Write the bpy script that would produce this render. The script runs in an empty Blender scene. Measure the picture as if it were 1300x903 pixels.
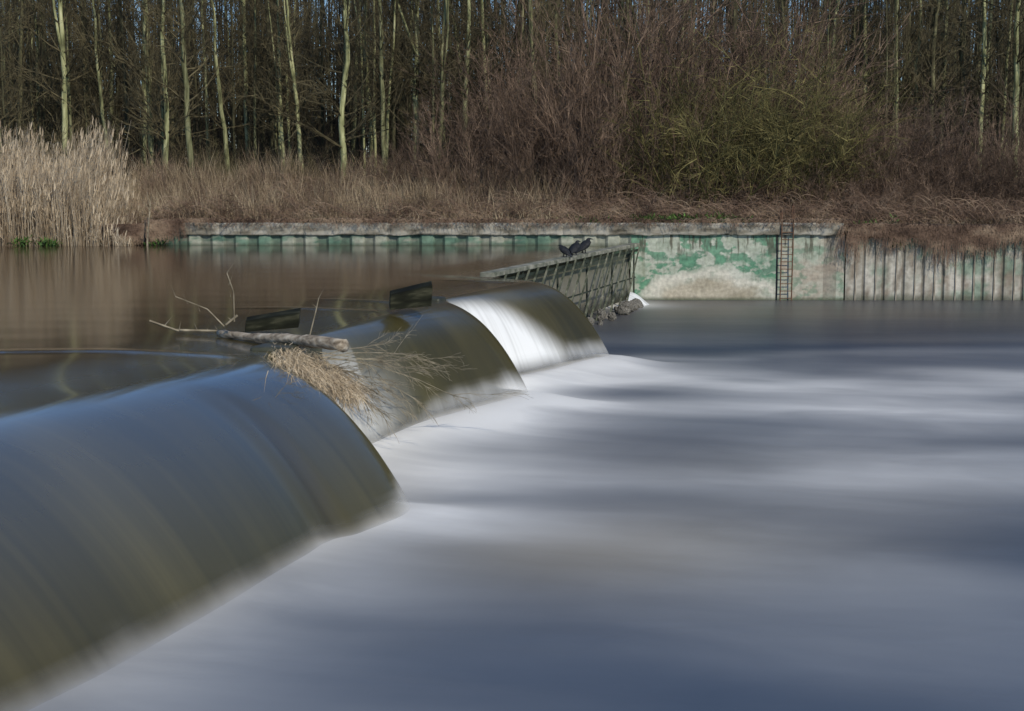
import bpy, math, random
from mathutils import Vector, noise, Matrix
R=random.Random(7)
sc=bpy.context.scene
col=sc.collection
F=1805.0; H=4.3
def sx(px,D): return (px-650)/F*D
def sz(py,D): return H-(py-230)/F*D
def lerp(a,b,t): return a+(b-a)*t
def sst(a,b,x):
    t=max(0,min(1,(x-a)/(b-a))); return t*t*(3-2*t)
def interp(tab,x):
    if x<=tab[0][0]: return tab[0][1]
    for (a,b),(c,d) in zip(tab,tab[1:]):
        if x<=c: return b+(d-b)*(x-a)/(c-a)
    return tab[-1][1]
def nz(x,y,z=0.0): return noise.noise(Vector((x,y,z)))
# ---------------------------------------------------------------- materials
def newmat(name):
    m=bpy.data.materials.new(name); m.use_nodes=True
    nt=m.node_tree; b=nt.nodes["Principled BSDF"]
    return m,nt,b
def N(nt,t,**k):
    n=nt.nodes.new(t)
    for a,v in k.items():
        if a in n.inputs: n.inputs[a].default_value=v
        else: setattr(n,a,v)
    return n
def ramp(nt,stops,src):
    r=nt.nodes.new('ShaderNodeValToRGB'); e=r.color_ramp.elements
    e[0].position=stops[0][0]; e[0].color=(*stops[0][1],1)
    e[1].position=stops[-1][0]; e[1].color=(*stops[-1][1],1)
    for p,c in stops[1:-1]:
        q=e.new(p); q.color=(*c,1)
    nt.links.new(src,r.inputs[0]); return r
def noisemat(name,stops,scale=(1,1,1),detail=4,rough=.85,bump=.0,bd=.02,spec=.3,rnd=0.0,bscale=None):
    m,nt,b=newmat(name)
    tc=N(nt,'ShaderNodeTexCoord'); mp=N(nt,'ShaderNodeMapping'); mp.inputs['Scale'].default_value=scale
    nt.links.new(tc.outputs['Object'],mp.inputs['Vector'])
    n=N(nt,'ShaderNodeTexNoise'); n.inputs['Detail'].default_value=detail; n.inputs['Scale'].default_value=1
    nt.links.new(mp.outputs[0],n.inputs['Vector'])
    r=ramp(nt,stops,n.outputs['Fac'])
    out=r.outputs[0]
    if rnd>0:
        oi=N(nt,'ShaderNodeObjectInfo'); mr=N(nt,'ShaderNodeMapRange'); mr.inputs['To Min'].default_value=1-rnd; mr.inputs['To Max'].default_value=1+rnd
        nt.links.new(oi.outputs['Random'],mr.inputs['Value'])
        hs=N(nt,'ShaderNodeHueSaturation'); nt.links.new(mr.outputs[0],hs.inputs['Value']); nt.links.new(out,hs.inputs['Color']); out=hs.outputs[0]
    nt.links.new(out,b.inputs['Base Color'])
    b.inputs['Roughness'].default_value=rough; b.inputs['Specular IOR Level'].default_value=spec
    if bump>0:
        bp=N(nt,'ShaderNodeBump'); bp.inputs['Strength'].default_value=bump; bp.inputs['Distance'].default_value=bd
        nt.links.new(n.outputs['Fac'],bp.inputs['Height']); nt.links.new(bp.outputs[0],b.inputs['Normal'])
    return m
M_pale=noisemat('pale_bark',[(.3,(.045,.045,.02)),(.46,(.17,.175,.082)),(.6,(.30,.30,.155)),(.75,(.42,.41,.24))],(7,7,1.3),7,rough=.9,bump=.5,rnd=.42)
M_dark=noisemat('brown_bark',[(.3,(.025,.022,.012)),(.55,(.080,.075,.038)),(.75,(.17,.16,.085))],(6,6,1.6),6,rough=.9,bump=.5,rnd=.45)
M_twig=noisemat('twig_bark',[(.3,(.038,.031,.017)),(.7,(.13,.108,.056))],(2,2,2),3,rnd=.35)
M_red=noisemat('reddish_twigs',[(.3,(.050,.033,.023)),(.52,(.13,.087,.060)),(.7,(.28,.195,.135))],(1.6,1.6,1.6),3,rnd=.35)
M_olive=noisemat('mossy_olive_twigs',[(.3,(.052,.046,.017)),(.52,(.142,.123,.044)),(.7,(.285,.245,.095))],(1.6,1.6,1.6),3,rnd=.22)
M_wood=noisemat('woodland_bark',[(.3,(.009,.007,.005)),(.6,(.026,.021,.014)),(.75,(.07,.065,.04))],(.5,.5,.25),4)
M_grass=noisemat('dry_grass',[(.3,(.12,.085,.05)),(.5,(.27,.205,.13)),(.7,(.45,.365,.24))],(.8,.8,.8),4)
M_reed=noisemat('dry_reed',[(.3,(.26,.19,.12)),(.55,(.52,.425,.30)),(.75,(.66,.57,.43))],(3,3,.6),4)
M_bram=noisemat('bramble_stems',[(.3,(.055,.033,.023)),(.5,(.17,.11,.075)),(.7,(.34,.25,.17))],(.9,.9,1.5),4)
M_green=noisemat('green_leaves',[(.35,(.03,.07,.015)),(.65,(.09,.17,.03))],(3,3,3),3,rough=.6)
M_ground=noisemat('bank_soil',[(.3,(.04,.028,.018)),(.55,(.09,.065,.04)),(.7,(.10,.10,.045))],(.6,.6,.6),6,rough=1,bump=.4,bd=.1)
M_conc=noisemat('weathered_concrete',[(.3,(.08,.07,.05)),(.45,(.21,.19,.15)),(.56,(.33,.31,.26)),(.7,(.42,.395,.34))],(1.2,2,4),10,rough=.9,bump=.6)
M_wet=noisemat('wet_concrete',[(.3,(.02,.022,.016)),(.7,(.07,.07,.045))],(3,3,3),6,rough=.45,bump=.5)
M_rust=noisemat('rusty_steel',[(.3,(.065,.038,.026)),(.6,(.16,.09,.055)),(.75,(.24,.15,.10))],(8,8,8),5,rough=.8,bump=.3)
M_rib=noisemat('stained_joint',[(.3,(.13,.11,.085)),(.5,(.24,.21,.165)),(.7,(.38,.35,.29))],(5,5,2),5,rough=.9,bump=.3)
M_steel=noisemat('painted_old_steel',[(.3,(.07,.08,.055)),(.5,(.18,.18,.14)),(.7,(.32,.31,.25))],(3,3,5),7,rough=.8,bump=.4)
M_msteel=noisemat('mossy_steel_bars',[(.3,(.028,.036,.022)),(.5,(.09,.098,.064)),(.7,(.22,.215,.16))],(4,4,2),7,rough=.8,bump=.4)
M_dsteel=noisemat('dark_mossy_steel',[(.3,(.012,.017,.012)),(.6,(.030,.040,.027)),(.75,(.08,.09,.06))],(4,4,4),6,rough=.7,bump=.3)
M_log=noisemat('weathered_log',[(.3,(.10,.075,.052)),(.5,(.28,.23,.17)),(.72,(.50,.44,.35))],(3,14,14),7,rough=.9,bump=1.0,bd=.02)
M_dlog=noisemat('wet_dark_timber',[(.3,(.006,.006,.004)),(.5,(.016,.017,.010)),(.72,(.07,.067,.042))],(2,6,9),7,rough=.85,bump=.5,bd=.01,spec=.1)
M_rock=noisemat('wet_stone',[(.3,(.05,.05,.04)),(.6,(.18,.165,.14)),(.75,(.32,.31,.27))],(5,5,5),6,rough=.7,bump=.6)
M_bird=noisemat('black_plumage',[(.3,(.008,.009,.011)),(.7,(.028,.03,.034))],(12,12,12),4,rough=.6,spec=.15)
M_dgrass=noisemat('washed_up_grass',[(.3,(.22,.16,.10)),(.55,(.50,.40,.27)),(.75,(.64,.55,.41))],(6,6,6),4)
M_gtwig=noisemat('grey_dead_twigs',[(.3,(.14,.115,.075)),(.7,(.36,.31,.22))],(6,6,6),3)
# ---------------------------------------------------------------- mesh helpers
class MB:
    def __init__(s): s.v=[]; s.f=[]
    def tube(s,pts,rad,n=5,cap=True):
        d=(pts[-1]-pts[0]); 
        if d.length<1e-6: return
        d.normalize()
        a=d.orthogonal().normalized(); b=d.cross(a)
        base=len(s.v); cs=[(math.cos(2*math.pi*i/n),math.sin(2*math.pi*i/n)) for i in range(n)]
        for p,r in zip(pts,rad):
            for c,q in cs: s.v.append(p+a*(c*r)+b*(q*r))
        for k in range(len(pts)-1):
            o=base+k*n
            for i in range(n):
                j=(i+1)%n; s.f.append((o+i,o+j,o+n+j,o+n+i))
        if cap:
            s.f.append(tuple(base+i for i in reversed(range(n))))
            o=base+(len(pts)-1)*n; s.f.append(tuple(o+i for i in range(n)))
    def spike(s,p,q,r):
        d=q-p
        if d.length<1e-6: return
        a=d.orthogonal().normalized(); b=d.normalized().cross(a)
        o=len(s.v)
        s.v+= [p+a*r, p-a*(r*.5)+b*(r*.87), p-a*(r*.5)-b*(r*.87), q]
        s.f+= [(o,o+1,o+3),(o+1,o+2,o+3),(o+2,o,o+3)]
    def blade(s,p,q,t,w):
        a=Vector((R.uniform(-1,1),R.uniform(-1,1),0))
        if a.length<.01: a=Vector((1,0,0))
        a.normalize(); o=len(s.v)
        s.v+=[p-a*w,p+a*w,q+a*(w*.8),q-a*(w*.8),t]
        s.f+=[(o,o+1,o+2,o+3),(o+3,o+2,o+4)]
    def box(s,c,sx_,sy_,sz_,rot=None):
        o=len(s.v)
        for dx in(-1,1):
            for dy in(-1,1):
                for dz in(-1,1):
                    v=Vector((dx*sx_/2,dy*sy_/2,dz*sz_/2))
                    if rot is not None: v=rot@v
                    s.v.append(Vector(c)+v)
        for f in((0,1,3,2),(4,6,7,5),(0,4,5,1),(2,3,7,6),(0,2,6,4),(1,5,7,3)): s.f.append(tuple(o+i for i in f))
    def mesh(s,name,smooth=False):
        m=bpy.data.meshes.new(name); m.from_pydata([tuple(v) for v in s.v],[],s.f)
        if smooth: m.polygons.foreach_set('use_smooth',[True]*len(m.polygons))
        m.update(); return m
def ob(name,data,mat=None,parent=None,label=None,cat=None,kind=None,group=None,loc=None):
    o=bpy.data.objects.new(name,data); col.objects.link(o)
    if mat and data is not None and len(data.materials)==0: data.materials.append(mat)
    if parent: o.parent=parent
    if label: o['label']=label
    if cat: o['category']=cat
    if kind: o['kind']=kind
    if group: o['group']=group
    if loc: o.location=loc
    return o
def rvec(s=1): return Vector((R.uniform(-s,s),R.uniform(-s,s),R.uniform(-s,s)))
def bevel(o,w=.01,seg=2):
    m=o.modifiers.new('b','BEVEL'); m.width=w; m.segments=seg; m.limit_method='ANGLE'
# ---------------------------------------------------------------- weir geometry
CR=[(-14,-15.2),(8,-7.95),(12,-6.35),(18.9,-3.56),(22,-3.05),(28,-1.6),(28.7,-1.45),(33.9,.35),(35.3,-.5),(36.5,-.42),(51.75,4.1)]
LT=[(-14,2.75),(12.2,2.75),(16.2,2.42),(16.75,2.32),(17.0,2.50),(18.2,2.58),(18.7,2.45),(19.0,1.85),(19.25,.9),(19.5,.4),(21.4,.40),(22.4,.7),(24.4,1.15),(26,1.7),(27.2,2.06),(27.8,2.14),(28.1,2.0),(28.35,1.5),(28.6,.6),(28.9,.75),(29.8,1.2),(31,1.6),(33,2.02),(33.7,2.25),(34.1,2.1),(34.4,1.4),(34.7,.35),(51.75,.28)]
def crest(y): return (interp(CR,y-.3)+interp(CR,y)+interp(CR,y+.3))/3
def throw(y): return sum(interp(LT,y+o) for o in (-.16,-.08,0,.08,.16))/5
def footx(y): return crest(y)+throw(y)
ZC=1.93
ys=[-14+i*1.0 for i in range(20)]
y=6.0
while y<36: ys.append(y); y+=.07
while y<51.6: ys.append(y); y+=.25
ys.append(51.72)
ups=[95,70,50,38,30,24,19,15,12,10,8.3,7,6,5.5,5,4.6,4.2,3.8,3.5,3.2,2.9,2.6,2.4,2.2,2,1.8,1.6,1.3,1.05,.85,.65,.5,.35,.22,.1]
NS=46
verts=[];flow=[];foam=[];tt=[];alp=[];gls=[];cre=[]
for y in ys:
    xc=crest(y); L=throw(y)
    for w in ups:
        z=ZC+.07*sst(0,2.2,w)
        x=xc-w
        z+=.0022*nz(x*.5,y*1.1)*sst(0,1,w)
        for yw,x0,x1,am in ((19.15+.12*math.sin(x*.9),-9.5,-3.7,.018),(27.7+.1*math.sin(x*1.3),-4.2,-1.7,.025),(25.9,-5.5,-2.4,.012),(33.4,-2.2,.1,.025)):
            e=sst(x0,x0+2.0,x)*sst(x1+.2,x1-.5,x)
            if e>0: z+=am*e*math.exp(-((y-yw)/.17)**2)
        verts.append((x,y,z)); flow.append((y,-w,0)); foam.append(0); t_=1-sst(-.2,2.6,w); tt.append(t_); alp.append(1); gls.append(t_); cre.append(0)
    for k in range(NS+1):
        s=k/NS
        drop=(ZC+.10)*(s**2.35)
        wob=.010*nz(y*1.0,s*.7,3)*s
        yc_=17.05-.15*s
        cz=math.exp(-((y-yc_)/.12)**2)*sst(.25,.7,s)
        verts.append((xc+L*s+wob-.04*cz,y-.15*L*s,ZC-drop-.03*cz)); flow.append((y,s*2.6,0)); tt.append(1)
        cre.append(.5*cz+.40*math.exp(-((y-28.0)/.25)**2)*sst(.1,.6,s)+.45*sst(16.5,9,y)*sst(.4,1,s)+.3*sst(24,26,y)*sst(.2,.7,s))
        big=sst(22,26,y); tip1=sst(17.9,19.0,y)*(1-sst(19.6,20.5,y))
        soft=max(big,tip1)
        ed=.03*nz(y*1.6,2,7)
        f=sst(.91-.11*soft+ed,1.0-.05*soft+ed,s)*(.55+.32*soft)
        if L<.75 and y>19: f=max(f,.55*sst(.25,.7,s))*(1 if y<36 else .3)
        if 28.2<y<34:
            yl_=29.5+2.6*s*s
            e=sst(28.2,28.8,y)*(1-sst(yl_-.5,yl_+1.1,y))
            f=max(f,1.05*sst(.08,.55,s)*e)
        if 21.5<y<26: f=max(f,.6*sst(.4,.95,s)*(1-sst(22.0,24.6,y)))
        foam.append(min(1,f)); alp.append(1-sst(.90-.07*soft+ed,.985-.03*soft+ed*.5,s))
        gls.append((1-.88*sst(.40,.98,s)) if y<19.5 else (1-.95*sst(.08,.60,s))*.8)
nc=len(ups)+NS+1
faces=[]
for i in range(len(ys)-1):
    for j in range(nc-1):
        a=i*nc+j; faces.append((a,a+1,a+nc+1,a+nc))
me=bpy.data.meshes.new('upper_river_water'); me.from_pydata(verts,[],faces)
me.polygons.foreach_set('use_smooth',[True]*len(me.polygons))
a=me.attributes.new('flow','FLOAT_VECTOR','POINT'); a.data.foreach_set('vector',[c for f in flow for c in f])
for nm,da in (('foam',foam),('fall',tt),('solid',alp),('gloss',gls),('crease',cre)):
    a=me.attributes.new(nm,'FLOAT','POINT'); a.data.foreach_set('value',[max(0,min(1,q)) for q in da])
m,nt,b=newmat('river_sheet_water'); L_=nt.links.new
at=N(nt,'ShaderNodeAttribute',attribute_name='flow'); af=N(nt,'ShaderNodeAttribute',attribute_name='foam'); al=N(nt,'ShaderNodeAttribute',attribute_name='fall'); aso=N(nt,'ShaderNodeAttribute',attribute_name='solid'); ag=N(nt,'ShaderNodeAttribute',attribute_name='gloss'); acr=N(nt,'ShaderNodeAttribute',attribute_name='crease')
mp=N(nt,'ShaderNodeMapping'); mp.inputs['Scale'].default_value=(.6,.25,1); L_(at.outputs['Vector'],mp.inputs['Vector'])
n1=N(nt,'ShaderNodeTexNoise'); n1.inputs['Scale'].default_value=1; n1.inputs['Detail'].default_value=2; L_(mp.outputs[0],n1.inputs['Vector'])
mp2=N(nt,'ShaderNodeMapping'); mp2.inputs['Scale'].default_value=(8,.2,1); L_(at.outputs['Vector'],mp2.inputs['Vector'])
n2=N(nt,'ShaderNodeTexNoise'); n2.inputs['Scale'].default_value=1; n2.inputs['Detail'].default_value=4; L_(mp2.outputs[0],n2.inputs['Vector'])
mx=N(nt,'ShaderNodeMix',data_type='FLOAT'); mx.inputs[0].default_value=.20; L_(n1.outputs['Fac'],mx.inputs[2]); L_(n2.outputs['Fac'],mx.inputs[3])
r=ramp(nt,[(.32,(.036,.031,.009)),(.5,(.064,.053,.016)),(.70,(.112,.092,.031))],mx.outputs[0])
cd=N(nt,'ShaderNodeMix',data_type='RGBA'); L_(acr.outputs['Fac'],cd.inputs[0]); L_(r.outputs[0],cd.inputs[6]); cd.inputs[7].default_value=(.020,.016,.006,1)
c1=N(nt,'ShaderNodeMix',data_type='RGBA'); L_(al.outputs['Fac'],c1.inputs[0]); c1.inputs[6].default_value=(.046,.030,.016,1); L_(cd.outputs[2],c1.inputs[7])
fs=N(nt,'ShaderNodeMath',operation='MULTIPLY_ADD'); L_(n2.outputs['Fac'],fs.inputs[0]); fs.inputs[1].default_value=.8; fs.inputs[2].default_value=.6
fm=N(nt,'ShaderNodeMath',operation='MULTIPLY',use_clamp=True); L_(af.outputs['Fac'],fm.inputs[0]); L_(fs.outputs[0],fm.inputs[1])
c2=N(nt,'ShaderNodeMix',data_type='RGBA'); L_(fm.outputs[0],c2.inputs[0]); L_(c1.outputs[2],c2.inputs[6]); c2.inputs[7].default_value=(.76,.76,.74,1)
L_(c2.outputs[2],b.inputs['Base Color'])
rr=N(nt,'ShaderNodeMapRange'); L_(al.outputs['Fac'],rr.inputs[0]); rr.inputs['To Min'].default_value=.12; rr.inputs['To Max'].default_value=.34; L_(rr.outputs[0],b.inputs['Roughness'])
b.inputs['IOR'].default_value=1.33
sm=N(nt,'ShaderNodeMath',operation='SUBTRACT',use_clamp=True); sm.inputs[0].default_value=.9; 
sq=N(nt,'ShaderNodeMath',operation='MULTIPLY'); L_(al.outputs['Fac'],sq.inputs[0]); 
sr=N(nt,'ShaderNodeMath',operation='SUBTRACT',use_clamp=True); sr.inputs[0].default_value=1.0; L_(ag.outputs['Fac'],sr.inputs[1]); 
ss=N(nt,'ShaderNodeMath',operation='MULTIPLY'); L_(sr.outputs[0],ss.inputs[0]); ss.inputs[1].default_value=.70; L_(ss.outputs[0],sq.inputs[1]); L_(sq.outputs[0],sm.inputs[1]); L_(sm.outputs[0],b.inputs['Specular IOR Level'])
cw=N(nt,'ShaderNodeMath',operation='SUBTRACT',use_clamp=True); L_(ag.outputs['Fac'],cw.inputs[0]); L_(fm.outputs[0],cw.inputs[1])
L_(cw.outputs[0],b.inputs['Coat Weight']); b.inputs['Coat IOR'].default_value=3.4; b.inputs['Coat Roughness'].default_value=.10
L_(aso.outputs['Fac'],b.inputs['Alpha'])
bp=N(nt,'ShaderNodeBump'); bp.inputs['Distance'].default_value=.04; L_(mx.outputs[0],bp.inputs['Height']); 
bs=N(nt,'ShaderNodeMath',operation='MULTIPLY_ADD'); L_(al.outputs['Fac'],bs.inputs[0]); bs.inputs[1].default_value=.05; bs.inputs[2].default_value=.03; L_(bs.outputs[0],bp.inputs['Strength'])
L_(bp.outputs[0],b.inputs['Normal'])
ob('upper_river_water',me,m,kind='structure')
# lower river
ws=[-1.2,-1.0,-.7,-.4,-.2,0,.15,.3,.45,.6,.8,1,1.25,1.5,1.8,2.1,2.5,2.9,3.4,4,4.6,5.3,6,7,8,9,10,11.5,13,15,17,20,23,27,32,40,55,75,100]
yl=[-14+i*1.0 for i in range(18)]
y=4.0
while y<51.6: yl.append(y); y+=.16
yl.append(51.74)
verts=[];foam=[];warm=[]
def tipf(y):
    s=0
    for c,wd,am in((33.2,1.3,.8),(29.6,2.1,2.1),(26.4,1.6,1.1),(23.6,1.4,1.1),(20.0,2.0,1.3),(16.5,2.2,.45),(12.5,3.2,.32)):
        s+=am*math.exp(-((y-c)/wd)**2)
    return s
PL=[(1.6,31.0,-.03,18,1.4,.06,.66),(.2,29.4,-.14,7,2.0,.2,1.1),(.6,27.0,-.16,10,1.1,.12,.34),(-.6,24.2,-.14,6,1.3,.2,.5),(-1.2,21.0,-.12,8,1.5,.14,.68),(-1.4,18.2,-.60,5,.8,.22,.42),(-2.2,15.0,-.6,5,.8,.25,.18),(-3.4,11.8,-.5,4,.8,.25,.14),(3.0,34.8,.02,24,1.0,.06,.2),(6,27.0,-.07,16,.9,.06,.2),(5,20.4,-.06,12,.8,.07,.22)]
for y in yl:
    fx=min(footx(y+.2),footx(y+.5) if y<34 else 99)
    for w in ws:
        d=w-.6; x=fx-.6+w
        yw=y+(1.5*nz(x*.12,y*.10,21)+.9*nz((x+y*.4)*.3,y*.3,26))*sst(0,5,d)
        tp=tipf(yw)
        f=min(1.1,(.18+tp)*.95)*math.exp(-max(0,d)/1.4)*1.0
        for (px_,py_,sl,ln,w0,spd,am) in PL:
            u=x-px_
            if u>-1.5:
                c=py_+sl*u; wd=w0+spd*max(0,u)
                f+=am*math.exp(-((yw-c)/wd)**2)*sst(-1.5,.8,u)*math.exp(-max(0,u)/ln)*(.85+.9*nz(x*.2,yw*.5,5))
        f+=.22*max(0,nz(x*.14,yw*.22,9))+.01
        if y>37: f*=max(.10,1-sst(36.5,42,y)*.9)
        f+=1.1*math.exp(-((y-49.0)/1.4)**2)*math.exp(-max(0,d-.4)/.8)
        bg=sst(21.5,24,y)*sst(35,33.5,y)
        z=(.07+.11*bg)*math.exp(-((d+.05)/(1.0))**2)*min(1.2,.4+tp)+.02*nz(x*.25,y*.6,2)*sst(50,46,y)
        verts.append((x,y,z)); foam.append(max(0,min(1,f)))
        warm.append(math.exp(-((x-1.0-.1*(y-15))/2.6)**2-((y-16.4)/1.9)**2)*.9+.3*math.exp(-((x-5)/3.5)**2-((y-20)/2.5)**2)+.15*sst(.05,.5,nz(x*.14,y*.16,33))+.35*sst(36,44,y))
nc=len(ws); faces=[]
for i in range(len(yl)-1):
    for j in range(nc-1):
        a=i*nc+j; faces.append((a,a+1,a+nc+1,a+nc))
me=bpy.data.meshes.new('lower_river_water'); me.from_pydata(verts,[],faces)
me.polygons.foreach_set('use_smooth',[True]*len(me.polygons))
a=me.attributes.new('foam','FLOAT','POINT'); a.data.foreach_set('value',foam)
a=me.attributes.new('warm_tint','FLOAT','POINT'); a.data.foreach_set('value',[min(1,q) for q in warm])  # tan colour weight: patches near the falls, rising towards the far wall
m,nt,b=newmat('milky_river_water'); L_=nt.links.new
tc=N(nt,'ShaderNodeTexCoord'); af=N(nt,'ShaderNodeAttribute',attribute_name='foam'); aw=N(nt,'ShaderNodeAttribute',attribute_name='warm_tint')
def mapn(scale,detail=4,rot=0,dist=.6):
    m0=N(nt,'ShaderNodeMapping'); m0.inputs['Rotation'].default_value=(0,0,rot); L_(tc.outputs['Object'],m0.inputs['Vector'])
    mp=N(nt,'ShaderNodeMapping'); mp.inputs['Scale'].default_value=scale; L_(m0.outputs[0],mp.inputs['Vector'])
    n=N(nt,'ShaderNodeTexNoise'); n.inputs['Scale'].default_value=1; n.inputs['Detail'].default_value=detail; n.inputs['Distortion'].default_value=dist; L_(mp.outputs[0],n.inputs['Vector']); return n
na=mapn((.25,.5,1),4,.25); ncn=mapn((.45,1.0,1),3,.15); nd=mapn((.14,1.4,1),3,.26,.3)
ma=N(nt,'ShaderNodeMapRange'); L_(na.outputs['Fac'],ma.inputs[0]); ma.inputs['From Min'].default_value=.3; ma.inputs['From Max'].default_value=.7; ma.inputs['To Min'].default_value=.75; ma.inputs['To Max'].default_value=1.22
md=N(nt,'ShaderNodeMapRange'); L_(nd.outputs['Fac'],md.inputs[0]); md.inputs['From Min'].default_value=.3; md.inputs['From Max'].default_value=.7; md.inputs['To Min'].default_value=.93; md.inputs['To Max'].default_value=1.07
m0=N(nt,'ShaderNodeMath',operation='MULTIPLY'); L_(ma.outputs[0],m0.inputs[0]); L_(md.outputs[0],m0.inputs[1])
m1=N(nt,'ShaderNodeMath',operation='MULTIPLY',use_clamp=True); L_(af.outputs['Fac'],m1.inputs[0]); L_(m0.outputs[0],m1.inputs[1])
wr=N(nt,'ShaderNodeMix',data_type='RGBA'); L_(aw.outputs['Fac'],wr.inputs[0]); wr.inputs[6].default_value=(.025,.046,.082,1); wr.inputs[7].default_value=(.175,.14,.08,1)
cm=N(nt,'ShaderNodeMix',data_type='RGBA'); L_(m1.outputs[0],cm.inputs[0]); L_(wr.outputs[2],cm.inputs[6]); cm.inputs[7].default_value=(.82,.81,.77,1)
L_(cm.outputs[2],b.inputs['Base Color'])
b.inputs['Roughness'].default_value=.36; b.inputs['IOR'].default_value=1.33; b.inputs['Specular IOR Level'].default_value=.6
bp=N(nt,'ShaderNodeBump'); bp.inputs['Strength'].default_value=.10; bp.inputs['Distance'].default_value=.12; L_(ncn.outputs['Fac'],bp.inputs['Height']); L_(bp.outputs[0],b.inputs['Normal'])
ob('lower_river_water',me,m,kind='structure')
# weir sill body
mb_=MB(); yy=[-14,0,8,12,16,18.9,20,22,25,28,28.7,31,33.9,35.3,36.5,44,51.7]
for y in yy:
    x=crest(y)
    mb_.v+=[Vector((x-1.0,y,-.9)),Vector((x-1.0,y,1.2)),Vector((x-.25,y,1.8)),Vector((x+.1,y,1.7)),Vector((x+.15,y,-.9))]
for i in range(len(yy)-1):
    for j in range(4):
        a=i*5+j; mb_.f.append((a,a+1,a+6,a+5))
ob('weir_sill',mb_.mesh('weir_sill'),M_wet,label='dark wet concrete weir sill under the falling water',cat='weir')
def pier(x,y,l,w,lab,top=2.0):
    m_=MB(); m_.box((0,0,0),w,l,2.9)
    o=ob('weir_pier',m_.mesh('weir_pier'),M_wet,label=lab,cat='pier',loc=(x,y,top-1.45),group='piers on the weir crest'); o.rotation_euler[2]=-.25; bevel(o,.05)
pier(-3.25,20.4,1.3,.6,'low dark wet concrete pier on the weir crest under driftwood',1.99)
pier(-1.62,28.45,.5,.5,'low dark concrete pier between two water falls',1.99)
# ---------------------------------------------------------------- ground
def edge(x): 
    return 51.86 if x>-13 else 51.86-.9*sst(-13,-14,x)+.35*nz(x*.4,0)
def gz(x,y):
    if y<-15: return lerp(-1,2.6,sst(-15,-22,y))
    e=edge(x)
    zb=2.55+1.3*sst(53,60,y)+.5*sst(60,110,y)+.12*nz(x*.3,y*.3)
    if x<-13: zb=1.9+1.9*sst(51,60,y)+.1*nz(x*.3,y*.3)
    if y<e: 
        z=-1.0
        if x>95: z=lerp(-1,2.5,sst(95,106,x))
        if x<-100: z=lerp(-1,2.5,sst(-100,-112,x))
        return z
    return zb
gx=[-700,-400,-200,-130,-112,-106,-100]+[-90+i*10 for i in range(4)]+[-55+i*1.0 for i in range(111)]+[60,70,80,90,95,100,106,130,200,400,700]
gy=[-700,-300,-100,-40,-22,-19,-17,-15,0,20,40,50.0,50.6,51.0,51.4,51.8,51.9,52.2,52.6,53,54,55,56,57,58,59,60,62,65,70,80,90,110,150,250,400,700]
mb_=MB()
for y in gy:
    for x in gx: mb_.v.append(Vector((x,y,gz(x,y))))
n_=len(gx)
for i in range(len(gy)-1):
    for j in range(n_-1):
        a=i*n_+j; mb_.f.append((a,a+1,a+n_+1,a+n_))
ob('ground',mb_.mesh('ground',True),M_ground,kind='structure')
# ---------------------------------------------------------------- walls
wall=ob('concrete_river_wall',None,label='long weathered concrete river wall with flaking green paint',cat='wall',loc=(0,0,0))
def cop(x0,x1):
    m_=MB(); n=int((x1-x0)/.12)
    for i in range(n+1):
        x=x0+(x1-x0)*i/n
        a=.03*nz(x*1.3,1)+.02*nz(x*5,3); c=.03*nz(x*1.1,7)+.02*nz(x*6,8)
        jt=.04 if abs((x+40)%3.1-1.5)<.07 else 0
        zt=2.80+a-jt; zb=2.37+c
        for (yy_,z) in((51.92,zb),(51.42+c+jt,zb),(51.40+a+jt,zb+.04),(51.40+c+jt,zt-.05),(51.45+a+jt,zt),(51.95,zt)): m_.v.append(Vector((x,yy_,z)))
    for i in range(n):
        for j in range(6):
            a=i*6+j; b_=i*6+(j+1)%6; m_.f.append((a,b_,b_+6,a+6))
    m_.f.append((5,4,3,2,1,0)); m_.f.append(tuple(n*6+k for k in range(6)))
    return m_
ob('coping',cop(-13.2,11.95).mesh('coping'),M_conc,parent=wall,label='cracked pale concrete coping slab')
nxp,nzp=420,110
X0,X1,Z0,Z1=4.3,12.05,-.3,2.368
m_=MB(); cols=[]
def mixc(a,b,t): t=max(0,min(1,t)); return tuple(p+(q-p)*t for p,q in zip(a,b))
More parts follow.
